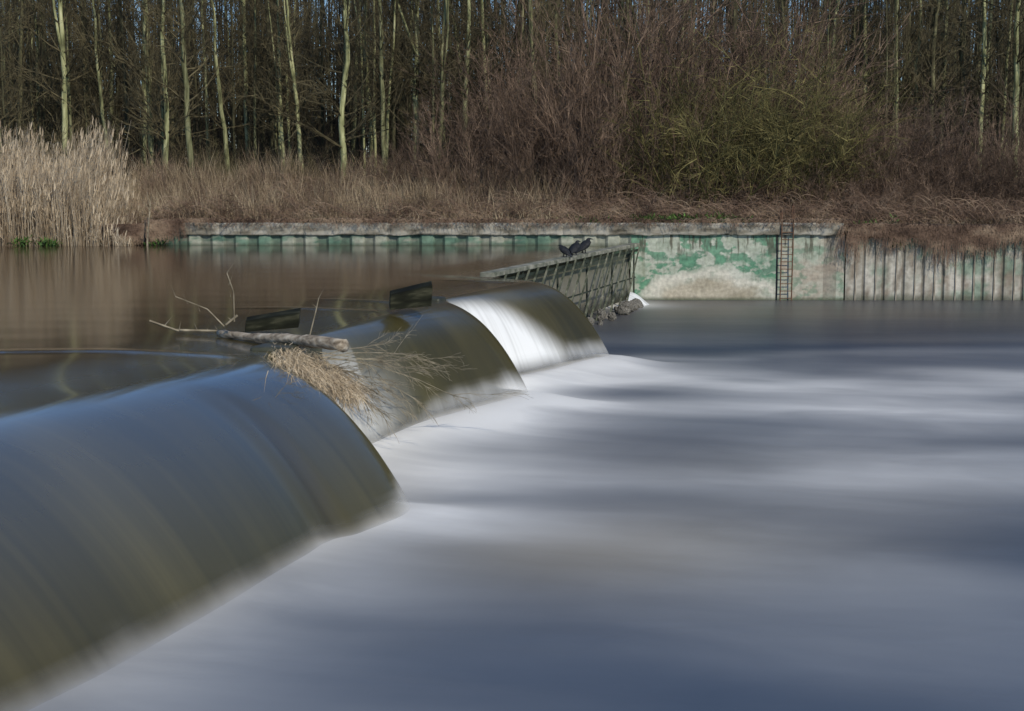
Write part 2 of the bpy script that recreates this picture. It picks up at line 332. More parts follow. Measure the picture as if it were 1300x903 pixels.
for j in range(nzp+1):
    for i in range(nxp+1):
        x=lerp(X0,X1,i/nxp); z=lerp(Z0,Z1,j/nzp)
        m_.v.append(Vector((x,51.56+.008*nz(x*4,z*4),z)))
        px=650+x*35; py=380-z*35
        f1=noise.fractal(Vector((x*.8,z*1.4,2)),.8,2.1,5); f2=noise.fractal(Vector((x*1.8,z*3.0,8)),.8,2.1,4); f3=noise.fractal(Vector((x*6,z*.8,4)),.7,2,4)
        c=mixc((.34,.38,.30),(.52,.53,.45),.5+f1*.8)
        c=mixc(c,(.22,.25,.17),f3*.8)
        if px<988:
            e=math.hypot((px-903+f1*15)/(82),(py-386+f2*6)/46)
            g=sst(1.02,1.12,e)*(1-sst(1.28,1.65,e))*.95
            g*=sst(-.15,.2,f2+.05+.45*nz(x*.7,2))
            g=max(g,sst(-.0,.22,f1+f2*.6)*sst(342,324,py)*.85)
            g=max(g,sst(-.05,.2,f1+.1)*sst(950,968,px)*.8)
            c=mixc(c,mixc((.028,.125,.07),(.10,.27,.16),.5+f2),g)
            band=math.exp(-((e-.88)/.13)**2)*sst(-.7,.1,f2+.15)
            inn=sst(.98,.62,e)
            c=mixc(c,mixc((.33,.28,.20),(.47,.41,.31),.5+f1),inn*.85)
            c=mixc(c,(.62,.59,.50),band*.85)
        else:
            c=mixc(c,(.38,.33,.26),.5+f1); c=mixc(c,(.10,.22,.14),sst(.1,.4,f2)*.5)
            if 1045<px<1062: c=mixc(c,(.16,.13,.10),.5)
        if abs(px-986)<1.2: c=(.06,.05,.04)
        wl=sst(374,380,py); c=mixc(c,(.07,.09,.05),wl*.85)
        st=sst(.15,.45,f3)*sst(334,308,py); c=mixc(c,(.08,.07,.05),st*.8)
        cols.append((*c,1))
for j in range(nzp):
    for i in range(nxp):
        a=j*(nxp+1)+i; m_.f.append((a,a+1,a+nxp+2,a+nxp+1))
me=m_.mesh('painted_panel',True)
ca=me.color_attributes.new('paint','FLOAT_COLOR','POINT'); ca.data.foreach_set('color',[q for c in cols for q in c])
def attrmat(name,attr='paint',rough=.85,sc=7):
    m,nt,b=newmat(name); v=N(nt,'ShaderNodeVertexColor',layer_name=attr)
    tc=N(nt,'ShaderNodeTexCoord'); n=N(nt,'ShaderNodeTexNoise'); n.inputs['Scale'].default_value=sc; n.inputs['Detail'].default_value=8
    nt.links.new(tc.outputs['Object'],n.inputs['Vector'])
    mr=N(nt,'ShaderNodeMapRange'); nt.links.new(n.outputs['Fac'],mr.inputs[0]); mr.inputs['From Min'].default_value=.3; mr.inputs['From Max'].default_value=.7; mr.inputs['To Min'].default_value=.70; mr.inputs['To Max'].default_value=1.15
    h=N(nt,'ShaderNodeHueSaturation'); nt.links.new(v.outputs[0],h.inputs['Color']); nt.links.new(mr.outputs[0],h.inputs['Value'])
    nt.links.new(h.outputs[0],b.inputs['Base Color']); b.inputs['Roughness'].default_value=rough
    bp=N(nt,'ShaderNodeBump'); bp.inputs['Strength'].default_value=.3; bp.inputs['Distance'].default_value=.02; nt.links.new(n.outputs['Fac'],bp.inputs['Height']); nt.links.new(bp.outputs[0],b.inputs['Normal'])
    return m
M_paint=attrmat('flaking_green_paint')
ob('painted_panel',me,M_paint,parent=wall,label='rendered wall face with flaking green and cream paint')
def piles(x0,x1,z0,z1,per,dep,y0,colf,top=None,prof=None):
    m_=MB(); cols=[]
    prof=prof or [(0,0),(.12,0),(.30,0),(.40,1),(.55,1),(.72,1),(.84,0)] 
    xs=[]; x=x0
    while x<x1:
        for a,d in prof: xs.append((x+a*per,d,a))
        x+=per
    nz_=18
    for j in range(nz_+1):
        for (x,d,a) in xs:
            zt=z1+(top(x) if top else 0)
            z=lerp(z0,zt,j/nz_)
            m_.v.append(Vector((x,y0+d*dep,z))); cols.append((*colf(x,z,d,a),1))
    n=len(xs)
    for j in range(nz_):
        for i in range(n-1):
            a=j*n+i; m_.f.append((a,a+1,a+n+1,a+n))
    me=m_.mesh('sheet_piling'); ca=me.color_attributes.new('paint','FLOAT_COLOR','POINT'); ca.data.foreach_set('color',[q for c in cols for q in c]); return me
def cl(x,z,d,a):
    f=noise.fractal(Vector((x*.45,z*2,1)),.7,2,5); f2=nz(x*1.9,z*3,4)
    c=mixc((.05,.12,.085),(.16,.25,.18),.5+f2)
    c=mixc(c,(.33,.34,.27),sst(-.1,.3,f+ (.22 if x>-1 else -.0)))
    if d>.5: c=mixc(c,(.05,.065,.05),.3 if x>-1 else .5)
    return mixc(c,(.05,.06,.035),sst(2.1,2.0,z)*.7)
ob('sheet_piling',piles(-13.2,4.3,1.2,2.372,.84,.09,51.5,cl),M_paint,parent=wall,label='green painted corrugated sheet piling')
def cr(x,z,d,a):
    pid=math.floor((x-12.08)/.72+.001)
    f=noise.fractal(Vector((x*.7,z*1.1,11)),.7,2,5); f2=noise.fractal(Vector((x*5,z*.6,14)),.7,2,4); f3=nz(pid*3.7,5)
    c=mixc((.28,.26,.21),(.53,.50,.43),.5+f2*1.0+f3*.8)
    c=mixc(c,(.17,.12,.08),sst(.0,.4,noise.fractal(Vector((x*3,z*.7,44)),.7,2,4))*.65)
    g=sst(.05,.5,f+.25*sst(1.0,2.0,z)+(.15 if x>15.5 else -.15)); c=mixc(c,(.13,.23,.16),g*.65)
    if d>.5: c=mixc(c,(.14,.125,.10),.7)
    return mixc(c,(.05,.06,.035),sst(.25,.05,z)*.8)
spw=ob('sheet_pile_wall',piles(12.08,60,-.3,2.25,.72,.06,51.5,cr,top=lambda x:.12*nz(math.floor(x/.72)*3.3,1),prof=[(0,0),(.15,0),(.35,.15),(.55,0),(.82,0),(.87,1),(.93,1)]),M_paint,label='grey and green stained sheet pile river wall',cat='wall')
rm_=MB(); rm_.box((0,0,0),.045,.035,2.5); rme=rm_.mesh('rib')
x=12.08+.50*.72; k=0
while x<40:
    o=ob('rib',rme,M_rib,parent=spw); o.location=(x+.09*nz(k*2.3,8),51.482,.98+.15*nz(x*5,2)); o.rotation_euler[1]=.02*nz(x*7,5); o.scale=(1+.5*nz(k*3.1,1),1,1); x+=.72; k+=1
# ladder
lx0,lx1=sx(991,51.4),sx(1005.5,51.4)
lad=ob('rusty_ladder',None,label='rusty steel ladder fixed to the painted river wall',cat='ladder',loc=(0,0,0))
LY=51.40
for i,x in enumerate((lx0,lx1)):
    m_=MB(); pts=[Vector((x,LY,-.2)),Vector((x,LY-.06,2.9)),Vector((x,LY-.06,3.15 if i==0 else 3.35)),Vector((x,LY+.02,3.22 if i==0 else 3.45)),Vector((x,51.6,3.22 if i==0 else 3.45)),Vector((x,51.72,2.7))]
    for p,q in zip(pts,pts[1:]): m_.tube([p,q],[.024,.024],6)
    ob('side_rail',m_.mesh('side_rail',False),M_rust,parent=lad)
rm=MB(); rm.tube([Vector((lx0,0,0)),Vector((lx1,0,0))],[.016,.016],6); rmm=rm.mesh('rung')
for i in range(11):
    o=ob('rung',rmm,M_rust,parent=lad); o.location=(0,LY-.05*(i/10.5),.08+i*.265)
# ---------------------------------------------------------------- rack
def rl(t,z,off=0):
    return Vector((lerp(-.62,4.42,t)+off,lerp(34.6,51.2,t)-off*.3,z))
rack=ob('debris_rack',None,label='mossy grey green slanting steel debris rack on the weir',cat='rack',loc=(0,0,0))
d=(rl(1,0)-rl(0,0)).normalized(); ang=math.atan2(d.y,d.x)
RM=Matrix.Rotation(ang,3,'Z')
Lr=(rl(1,0)-rl(0,0)).length
m_=MB(); m_.box(rl(.5,2.03),Lr,.34,.12,RM); o=ob('walkway_beam',m_.mesh('walkway_beam'),M_steel,parent=rack,label='flat grey steel top beam'); bevel(o,.015)
m_=MB(); m_.box(rl(.5,1.84,.12),Lr,.05,.08,RM); ob('rail',m_.mesh('rail'),M_dsteel,parent=rack)
m_=MB(); m_.box(rl(.5,.95,.28),Lr*.85,.04,.04,RM); ob('rail',m_.mesh('rail'),M_dsteel,parent=rack)
nb_=17
for i in range(nb_):
    t=.06+i*.93/(nb_-1)+R.uniform(-.008,.008)
    m_=MB(); a=rl(t,1.98,.19); b_=rl(min(1,t)-.20-R.uniform(0,.03),-.1,.42)
    m_.tube([a,b_],[.030,.036],4)
    ob('bar',m_.mesh('bar'),M_msteel,parent=rack)
for i in range(5):
    t=.16+i*.2
    m_=MB(); m_.tube([rl(t,1.95,.1),rl(t,-.2,.12)],[.04,.04],4); ob('post',m_.mesh('post'),M_dsteel,parent=rack)
def rock(seed,r):
    import bmesh
    bm=bmesh.new(); bmesh.ops.create_icosphere(bm,subdivisions=3,radius=1)
    for v in bm.verts:
        n=noise.fractal(v.co*1.1+Vector((seed*7.1,seed,0)),.8,2,4); v.co*=r*(1+.45*n); v.co.z*=.65
    me=bpy.data.meshes.new('rock'); bm.to_mesh(me); bm.free(); return me
rks=[rock(i,1) for i in range(5)]
for i in range(28):
    t=R.uniform(.45,.88); s=R.uniform(.09,.24)
    p=rl(t,R.uniform(.0,.2),R.uniform(.35,.85))
    o=ob('rock',rks[i%5],M_rock,label='grey wet stone at the foot of the steel rack',cat='rock',group='stones below the debris rack',loc=p)
    o.scale=(s,s,s*.9); o.rotation_euler=(R.random()*3,R.random()*3,R.random()*6)
m_=MB()
for i in range(31):
    u=i/30
    for k in range(17):
        s=k/16; en=math.sin(math.pi*min(1,max(0,u)))**.6
        x=3.9+.42*u+(.75)*s*en+.03*nz(u*9,s*2); z=.50*en*(1-s**1.4)-.05; y=48.6+2.0*u
        m_.v.append(Vector((x,y,z)))
for i in range(30):
    for k in range(16):
        a=i*17+k; m_.f.append((a,a+1,a+18,a+17))
M_foam=noisemat('white_falling_water',[(.3,(.45,.47,.47)),(.7,(.8,.81,.80))],(2,6,2),3,rough=.6)
ob('side_cascade_water',m_.mesh('side_cascade_water',True),M_foam,kind='structure')
# ---------------------------------------------------------------- birds
def bird(name,loc,rz,sc_,up,lab):
    spine=[(-.26,.0,.0,.03,.012),(-.19,0,.07,.05,.025),(-.11,0,.14,.085,.075),(-.01,0,.21,.115,.12),(.07,0,.30,.105,.115),(.11,0,.38,.075,.08),(.11,0,.44+.04*up,.046,.05),(.10,0,.49+.1*up,.038,.040),(.11,0,.53+.13*up,.036,.036),(.15,0,.555+.14*up,.042,.040),(.195,0,.55+.14*up,.026,.024),(.25,0,.54+.14*up,.012,.011),(.28,0,.53+.14*up,.005,.005)]
    m_=MB(); n=10; P=[Vector(s[:3]) for s in spine]
    for k,p in enumerate(P):
        t=(P[min(k+1,len(P)-1)]-P[max(k-1,0)]).normalized(); side=Vector((0,1,0)); u=t.cross(side)
        for i in range(n):
            a=2*math.pi*i/n; m_.v.append(p+side*(math.cos(a)*spine[k][3])+u*(math.sin(a)*spine[k][4]))
    for k in range(len(P)-1):
        for i in range(n):
            j=(i+1)%n; m_.f.append((k*n+i,k*n+j,(k+1)*n+j,(k+1)*n+i))
    m_.f.append(tuple(range(n))); m_.f.append(tuple((len(P)-1)*n+i for i in reversed(range(n))))
    me=m_.mesh(name,True); o=ob(name,me,M_bird,label=lab,cat='bird',loc=loc,group='dark birds resting on the rack'); o.rotation_euler[2]=rz; o.scale=(sc_*1.15,sc_*1.4,sc_*.9)
    s=o.modifiers.new('s','SUBSURF'); s.levels=1; s.render_levels=2
    for sd in(-1,1):
        w=MB(); 
        for (x,z,hh) in((-.23,.04,.01),(-.13,.14,.05),(-.01,.23,.085),(.07,.31,.06),(.10,.35,.015)):
            w.v+=[Vector((x,sd*.10*(1 if x>-.2 else .5),z-hh)),Vector((x,sd*.132*(1 if x>-.2 else .5),z)),Vector((x,sd*.09*(1 if x>-.2 else .5),z+hh))]
        for k in range(4):
            for j in range(2): w.f.append((k*3+j,k*3+j+1,k*3+j+4,k*3+j+3))
        ob('wing',w.mesh('wing',True),M_bird,parent=o)
        l=MB(); l.tube([Vector((-.02,sd*.05,.13)),Vector((.0,sd*.05,0))],[.016,.01],5); l.box((.03,sd*.05,.006),.09,.05,.012)
        ob('leg',l.mesh('leg'),M_bird,parent=o)
bird('cormorant',rl(.43,2.09),2.4,.9,-1.1,'hunched black waterbird resting on the steel beam')
bird('cormorant',rl(.495,2.09),.9,1.0,-.7,'black waterbird standing on the steel beam')
bird('cormorant',rl(.565,2.09),.6,1.1,-.8,'black waterbird sitting on the steel beam near the wall')
# ---------------------------------------------------------------- logs and debris
def logm(name,p,q,r0,r1,mat,lab,n=12,seg=18,jit=.2):
    m_=MB(); pts=[];rad=[]
    c=(p+q)/2
    for k in range(seg+1):
        t=k/seg; pts.append(lerp(p,q,t)-c+Vector((0,nz(t*3,r0*50)*.04,nz(t*3,r0*70+5)*.05))); rad.append(lerp(r0,r1,t)*(1+.3*nz(t*11,r0*90)))
    m_.tube(pts,rad,n)
    for i in range(len(m_.v)):
        m_.v[i]+=Vector((0,nz(m_.v[i].x*6,m_.v[i].z*25,1),nz(m_.v[i].y*25,m_.v[i].x*6,3)))*r0*jit*2
    o=ob(name,m_.mesh(name,True),mat,label=lab,cat='log',loc=c); return o
def P(px,py,z):
    D=(H-z)*F/(py-230); return Vector((sx(px,D),D,z))
logm('driftwood_log',P(275,421,2.05),P(436,441,2.02),.05,.100,M_log,'pale weathered driftwood log lying on the weir crest')
def block(c,l,d_,h,rot,lab):
    m_=MB()
    for x in(-l/2,l/2):
        hh=h*(.78 if x<0 else 1.08); dd=d_*(.85 if x<0 else 1.05)
        for (yy_,zz_) in ((-dd/2,-hh/2),(-dd/2+.03,hh/2-.03),(-dd/2+.07,hh/2),(dd/2,hh/2+.02),(dd/2,-hh/2)):
            m_.v.append(Vector((x+.22*zz_,yy_,zz_)))
    for j in range(5):
        a=j; b_=(j+1)%5; m_.f.append((a,b_,b_+5,a+5))
    m_.f.append((4,3,2,1,0)); m_.f.append(tuple(5+k for k in range(5)))
    import bmesh
    me=m_.mesh('timber_block'); bm=bmesh.new(); bm.from_mesh(me); bmesh.ops.recalc_face_normals(bm,faces=bm.faces); bm.to_mesh(me); bm.free()
    o=ob('timber_block',me,M_dlog,label=lab,cat='timber',loc=c); o.rotation_euler=rot; bevel(o,.012,2)
block(P(345,408,2.17),.82,.32,.20,(.12,-.12,.08),'dark wet timber baulk beside the pale driftwood log')
block(P(521,377,2.22),.76,.40,.34,(.10,-.16,.10),'dark angular timber block standing on the weir pier')
def twig(m_,p,d,l,r,depth,up=0.0,spread=.6,nch=5):
    k=5; pts=[p]; dd=d.normalized()
    for i in range(k):
        dd=(dd+rvec(.16)+Vector((0,0,up))).normalized(); pts.append(pts[-1]+dd*(l/k))
    rad=[max(r*(1-.75*i/k),.002) for i in range(k+1)]
    m_.tube(pts,rad,4 if r>.006 else 3,False)
    if depth>0:
        for c in range(nch):
            t=R.uniform(.2,.95)*k; i=int(t); q=pts[min(i,k-1)].lerp(pts[min(i+1,k)],t-i)
            nd=(pts[min(i+1,k)]-pts[max(i-1,0)]).normalized()+rvec(spread)
            twig(m_,q,nd,l*R.uniform(.2,.42),r*.5,depth-1,up,spread,nch)
m_=MB()
og=P(400,455,1.72)
for tgt,zz,r_ in (((608,456),1.42,.009),((575,465),1.35,.009),((560,480),1.25,.010),((545,495),1.1,.010),((525,515),.95,.010),((512,540),.8,.010),((490,532),.85,.012),((465,515),1.1,.011),((505,480),1.4,.010),((480,500),1.2,.011),((450,478),1.5,.012),((500,498),1.2,.010),((520,462),1.5,.009)):
    q=P(tgt[0],tgt[1],zz)
    dvec=q-og; twig(m_,og+rvec(.12),dvec+Vector((0,0,.16)),dvec.length,r_,2,-.03,.42,9)
ob('dead_branch',m_.mesh('dead_branch'),M_gtwig,label='bare dead branch with fine twigs hanging over the weir',cat='branch')
m_=MB()
for i in range(6000):
    t=R.random(); sp=lerp(1.0,.7,t)
    c=P(lerp(356,445,t)+R.gauss(0,9)*sp,lerp(444,500,t)+R.gauss(0,8)*sp,lerp(1.97,1.3,t))+Vector((0,R.uniform(-.28,.28),0))
    dd=Vector((R.uniform(-.5,1),R.uniform(-.6,.5),R.uniform(-.9,.45))); l=R.uniform(.1,.42)
    m_.blade(c,c+dd*l*.5+Vector((0,0,.02)),c+dd*l+Vector((0,0,-.06)),R.uniform(.002,.007))
ob('dry_grass_tuft',m_.mesh('dry_grass_tuft'),M_dgrass,label='clump of pale dry grass caught beside the driftwood log',cat='grass')
for k,(pts,r_) in enumerate(((((188,407,2.25),(225,420,2.08)),.020),(((222,419,2.06),(275,420,2.07)),.025),(((296,408,2.1),(296,370,2.45),(288,346,2.7)),.010),(((283,414,2.1),(262,392,2.28),(222,376,2.4)),.010),(((392,425,2.02),(400,395,2.3),(404,378,2.42)),.011),(((300,400,2.15),(285,412,2.05)),.018))):
    m_=MB(); D0=(H-pts[0][2])*F/(pts[0][1]-230) if k<2 else 20.8
    pp=[Vector((sx(a,D0),D0,sz(b_,D0))) for a,b_,c in pts]
    m_.tube(pp,[r_*(1-.4*i/len(pp)) for i in range(len(pp))],5)
    for j in range(3): m_.spike(pp[-1].lerp(pp[0],j*.25),pp[-1].lerp(pp[0],j*.25)+Vector((R.uniform(-.15,.15),0,R.uniform(.03,.2))),r_*.5)
    ob('driftwood_stick',m_.mesh('driftwood_stick'),M_gtwig,label='thin bare stick poking out of the calm water',cat='branch')
# ---------------------------------------------------------------- trees
def branch(m_,p,d,l,r,depth,cfg):
    k=4; pts=[p]; dd=d.normalized()
    for i in range(k):
        dd=(dd+rvec(cfg['wig'])+Vector((0,0,cfg['up']))).normalized(); pts.append(pts[-1]+dd*(l/k))
    if r<cfg['minr']*1.6:
        m_.spike(pts[0],pts[2],r); m_.spike(pts[2],pts[4],r*.7)
    else: m_.tube(pts,[r*(1-.7*i/k) for i in range(k+1)],4 if r>.03 else 3,False)
    if depth<=0: return
    for c in range(cfg['n'][depth-1]):
        t=R.uniform(.15,1)*k; i=min(int(t),k-1); q=pts[i].lerp(pts[i+1],t-i)
        nd=(pts[i+1]-pts[i]).normalized()+rvec(cfg['sp'])
        branch(m_,q,nd,l*R.uniform(.35,.62),max(r*.5,cfg['minr']),depth-1,cfg)
def tree(H_,r,crown0,cfg,nb,kind):
    t=MB(); k=18; lean=Vector((R.uniform(-.07,.07),R.uniform(-.03,.03),0)); ph=R.random()*10
    pts=[Vector((lean.x*H_*i/k+.55*nz(i*.3,ph)*(i/k+.15)+.08*nz(i*1.1,ph),lean.y*H_*i/k+.2*nz(i*.35,ph+5)*(i/k+.1),H_*i/k-.1)) for i in range(k+1)]
    rad=[r*((1-i/k)**.75*.9+.08)*(1.25 if i==0 else 1) for i in range(k+1)]
    t.tube(pts,rad,9)
    if kind%3==0:
        j=R.choice([2,5,7]); p=pts[j]; fd=Vector((R.choice([-1,1])*.25,R.uniform(-.1,.1),1)); pp=[p]
        for q in range(8): fd=(fd+rvec(.08)+Vector((0,0,.12))).normalized(); pp.append(pp[-1]+fd*(H_*.07))
        t.tube(pp,[rad[j]*.65*(1-.8*q/8) for q in range(9)],7)
    c=MB()
    for i in range(nb):
        u=crown0+(1-crown0)*R.random()**1.1; f=u*k; j=min(int(f),k-1); p=pts[j].lerp(pts[j+1],f-j)
        a=R.random()*6.28; el=R.uniform(.3,1.1)
        d=Vector((math.cos(a),math.sin(a),math.tan(el)*.7)); l=lerp(3.6,1.0,u)*R.uniform(.5,1.3)*(H_/16)
        branch(c,p,d,l,r*.28*(1-u*.6),2,cfg)
    return t.mesh('trunk',True),c.mesh('crown')
cfgT=dict(wig=.20,up=.05,n=[5,6],sp=.75,minr=.011)
vars_=[]
for i in range(12):
    vars_.append(tree(R.uniform(13,17),R.uniform(.14,.17),R.uniform(.06,.22),cfgT,R.randint(36,50),i))
def put_tree(px,D,wpx,pale,vi=None):
    vi=R.randrange(12) if vi is None else vi; tr,cw=vars_[vi]
    x=sx(px,D); s=R.uniform(.85,1.12)
    lab='bare slender tree with pale mossy trunk on the wooded bank' if pale else 'bare tree with dark brown trunk on the wooded bank'
    base=ob('bare_tree',None,label=lab,cat='tree',group='bare trees on the far bank',loc=(x,D,gz(x,D)-.05))
    base.rotation_euler=(R.uniform(-.03,.03),R.uniform(-.05,.05),R.random()*6.28)
    t=ob('trunk',tr,None,parent=base); c=ob('crown',cw,None,parent=base)
    rw=wpx*.80/F*D/2; k=rw/.15
    t.scale=(min(k,1.3),min(k,1.3),s); c.scale=(min(k,1.3),min(k,1.3),s)
    for o_,m1 in((t,M_pale if pale else M_dark),(c,M_twig)):
        if len(o_.data.materials)==0: o_.data.materials.append(m1)
        o_.material_slots[0].link='OBJECT'; o_.material_slots[0].material=m1
main=[(5,62,9,1),(30,66,8,0),(88,62,11,1),(120,70,7,0),(148,75,6,1),(166,64,8,0),(184,66,9,1),(201,61,9,1),(217,60,9,1),(248,60,12,1),(262,72,7,0),(291,63,9,1),(318,70,8,1),(333,76,6,0),(352,66,9,0),(366,64,8,1),(389,62,9,1),(411,70,7,0),(437,60,12,1),(455,72,7,0),(471,64,10,1),(489,61,9,1),(512,70,8,0),(530,62,11,1),(557,61,10,1),(574,70,7,1),(588,61,11,1),(600,66,9,1),(622,64,8,1),(640,66,9,0),(662,64,9,0),(681,62,10,1),(704,66,8,1),(742,66,10,0),(800,64,10,0),(860,66,9,0),(930,66,10,0),(990,66,9,0),(1050,64,11,1),(1062,66,9,0),(1090,66,9,1),(1128,64,11,1),(1150,66,9,1),(1172,64,11,0),(1190,66,9,1),(1215,66,10,0),(1240,64,10,1),(1262,68,9,0),(1285,63,11,1)]
for a in main:
    put_tree(a[0]+R.uniform(-3,3),a[1]+R.uniform(-1,1),a[2]*R.uniform(.85,1.05),a[3])
    if R.random()<.5: put_tree(a[0]+R.choice([-1,1])*R.uniform(5,11),a[1]+R.uniform(-1,2),a[2]*R.uniform(.4,.75),R.random()<.6)
for i in range(62):
    px=R.uniform(-10,720) if i<46 else R.uniform(1030,1310)
    put_tree(px,R.uniform(62,74),R.uniform(3.5,7),R.random()<.55)
for i in range(148):
    D=R.uniform(72,92); put_tree(R.uniform(-120,1420),D,R.uniform(3.5,8)*68/D,R.random()<.3)
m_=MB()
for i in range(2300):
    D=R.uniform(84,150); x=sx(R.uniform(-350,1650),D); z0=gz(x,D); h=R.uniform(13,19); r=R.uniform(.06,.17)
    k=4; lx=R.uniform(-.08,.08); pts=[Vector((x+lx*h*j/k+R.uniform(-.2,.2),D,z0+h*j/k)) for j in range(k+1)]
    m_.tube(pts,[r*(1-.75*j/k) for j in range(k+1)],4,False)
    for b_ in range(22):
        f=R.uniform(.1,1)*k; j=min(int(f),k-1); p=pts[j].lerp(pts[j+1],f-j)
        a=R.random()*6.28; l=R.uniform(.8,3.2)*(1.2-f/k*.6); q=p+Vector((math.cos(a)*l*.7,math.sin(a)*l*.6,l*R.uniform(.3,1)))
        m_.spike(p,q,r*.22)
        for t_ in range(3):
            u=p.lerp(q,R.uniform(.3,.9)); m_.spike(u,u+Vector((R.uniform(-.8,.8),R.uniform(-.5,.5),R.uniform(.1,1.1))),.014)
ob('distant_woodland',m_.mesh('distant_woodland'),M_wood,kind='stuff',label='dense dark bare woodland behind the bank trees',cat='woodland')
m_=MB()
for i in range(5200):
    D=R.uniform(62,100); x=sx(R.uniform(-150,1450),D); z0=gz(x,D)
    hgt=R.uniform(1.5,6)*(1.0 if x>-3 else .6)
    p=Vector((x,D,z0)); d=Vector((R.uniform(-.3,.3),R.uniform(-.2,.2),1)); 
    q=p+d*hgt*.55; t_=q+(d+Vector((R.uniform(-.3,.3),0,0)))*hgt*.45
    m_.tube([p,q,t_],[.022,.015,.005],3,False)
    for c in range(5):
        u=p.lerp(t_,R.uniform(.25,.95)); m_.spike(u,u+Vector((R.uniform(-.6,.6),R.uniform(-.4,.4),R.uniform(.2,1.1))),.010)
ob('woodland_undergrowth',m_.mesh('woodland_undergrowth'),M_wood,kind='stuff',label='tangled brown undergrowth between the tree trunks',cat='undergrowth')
# ---------------------------------------------------------------- bushes
def bushmesh(nst,h,rad,cfg,fan):
    m_=MB()
    for i in range(nst):
        a=R.random()*6.28; q=R.random()**.5; rr_=rad*q
        p=Vector((math.cos(a)*rr_,math.sin(a)*rr_,-.1)); d=Vector((math.cos(a)*fan*q+R.uniform(-.25,.25),math.sin(a)*fan*q+R.uniform(-.25,.25),1))
        branch(m_,p,d,h*R.uniform(.4,.95)*(1.1-.45*q),R.uniform(.012,.028)*h/4,2,cfg)
    return m_.mesh('bush')
cb1=dict(wig=.20,up=.03,n=[6,7],sp=.74,minr=.0085)
cb2=dict(wig=.26,up=.0,n=[7,9],sp=1.0,minr=.0095)
bv=[bushmesh(34,4.4,1.4,cb1,.28) for i in range(6)]
bo=[bushmesh(26,5.2,.8,cb2,.8) for i in range(4)]
def put_bush(px,D,hpx,kind,wsc=1.0):
    x=sx(px,D); h=hpx/F*D
    me=(R.choice(bv) if kind!='olive' else R.choice(bo)); base=4.7 if kind!='olive' else 5.6
    s=h/base
    m0={'red':M_red,'olive':M_olive,'brown':M_twig}[kind]
    lab={'red':'dense reddish brown leafless bush above the river wall','olive':'broad mossy olive leafless bush above the river wall','brown':'tangled brown leafless bush on the bank'}[kind]
    o=ob('leafless_bush',me,None,label=lab,cat='bush',group='leafless bushes along the bank',loc=(x,D,gz(x,D)-.05))
    o.rotation_euler[2]=R.random()*6.28; o.scale=(s*wsc,s*wsc,s)
    if len(me.materials)==0: me.materials.append(m0)
    o.material_slots[0].link='OBJECT'; o.material_slots[0].material=m0
for px,D,h,k,w in ((525,58,95,'red',1.2),(565,60,130,'red',1.1),(605,57,150,'red',1.1),(640,59,205,'red',.85),(672,56.5,190,'red',.85),(705,58,250,'red',.8),(740,57,265,'red',.8),(775,60,300,'red',.85),(815,62,310,'red',.9),(640,62,180,'red',.9),(585,64,130,'brown',1.1),(690,61,250,'red',.8),(845,61,310,'red',.85),
  (835,57,240,'red',.9),(868,56.5,265,'olive',.85),(915,56.3,280,'olive',.9),(965,57.0,265,'olive',.9),(930,62,330,'red',.9),(880,62,330,'red',.9),(985,61,280,'red',.85),(1015,56.5,235,'olive',.95),(1050,57.5,210,'olive',.95),(940,55.6,100,'red',1.1),(860,55.5,90,'red',1.1),
  (1030,62,220,'red',.9),(1075,57,130,'red',1.2),(1095,59,155,'red',1.1),(1125,56,125,'red',1.2),(1155,58,145,'red',1.1),(1185,56,130,'red',1.2),(1215,58,145,'red',1.1),(1245,56,130,'red',1.2),(1275,58,145,'red',1.1),(1305,56,135,'red',1.2),(1345,57,145,'red',1.2),(1060,62,165,'red',1.2),
  (960,55.5,80,'red',1.2),(1010,55.3,85,'red',1.2),(760,55.5,110,'red',1.1),(710,55.3,95,'red',1.1),(650,55.3,80,'red',1.1),(1065,55,80,'red',1.3),(1130,55,80,'red',1.3),(1200,55,85,'red',1.3),(1265,55,80,'red',1.3),(1110,53.6,50,'red',1.5),(1170,53.6,55,'red',1.5),(1235,53.6,50,'red',1.5),(1290,53.6,55,'red',1.5),(560,54.5,60,'red',1.3),(600,54.5,55,'red',1.3),
  (200,57,65,'red',1.1),(240,59,60,'red',1.1),(290,60,65,'brown',1.2),(340,59,55,'red',1.3),(390,60,60,'brown',1.3),(440,58,65,'red',1.3),(480,59,80,'red',1.2),(150,60,80,'brown',1.2),(60,62,120,'brown',1.3),(10,61,120,'brown',1.3),(110,62,100,'brown',1.2),(330,64,80,'brown',1.4),(420,64,80,'brown',1.4),(250,65,90,'brown',1.4),(510,64,110,'brown',1.3),(190,53.2,42,'red',1.4),(225,53.4,35,'red',1.4)):
    put_bush(px+R.uniform(-6,6),D,h,k,w)
m_=MB()
def arc(p,d,l,rise,r=.009):
    k=6; pts=[p+d*(l*i/k)+Vector((R.uniform(-.04,.04),R.uniform(-.04,.04),rise*math.sin(math.pi*.8*i/k)*1.0)) for i in range(k+1)]
    m_.tube(pts,[r*(1-.5*i/k) for i in range(k+1)],3,False); return pts
for i in range(11000):
    x=R.uniform(-14.5,34); y=52.0+7*R.random()**1.5; a=R.random()*6.28; l=R.uniform(.5,2.0)
    cl_=max(0,nz(x*.45,y*.45,17)+.1)
    arc(Vector((x,y,gz(x,y)+R.uniform(-.05,.35)+.9*cl_*R.random())),Vector((math.cos(a),math.sin(a)*.5,R.uniform(-.15,.25))),l,R.uniform(.15,.8)*(1+.5*nz(x*.5,y*.5)))
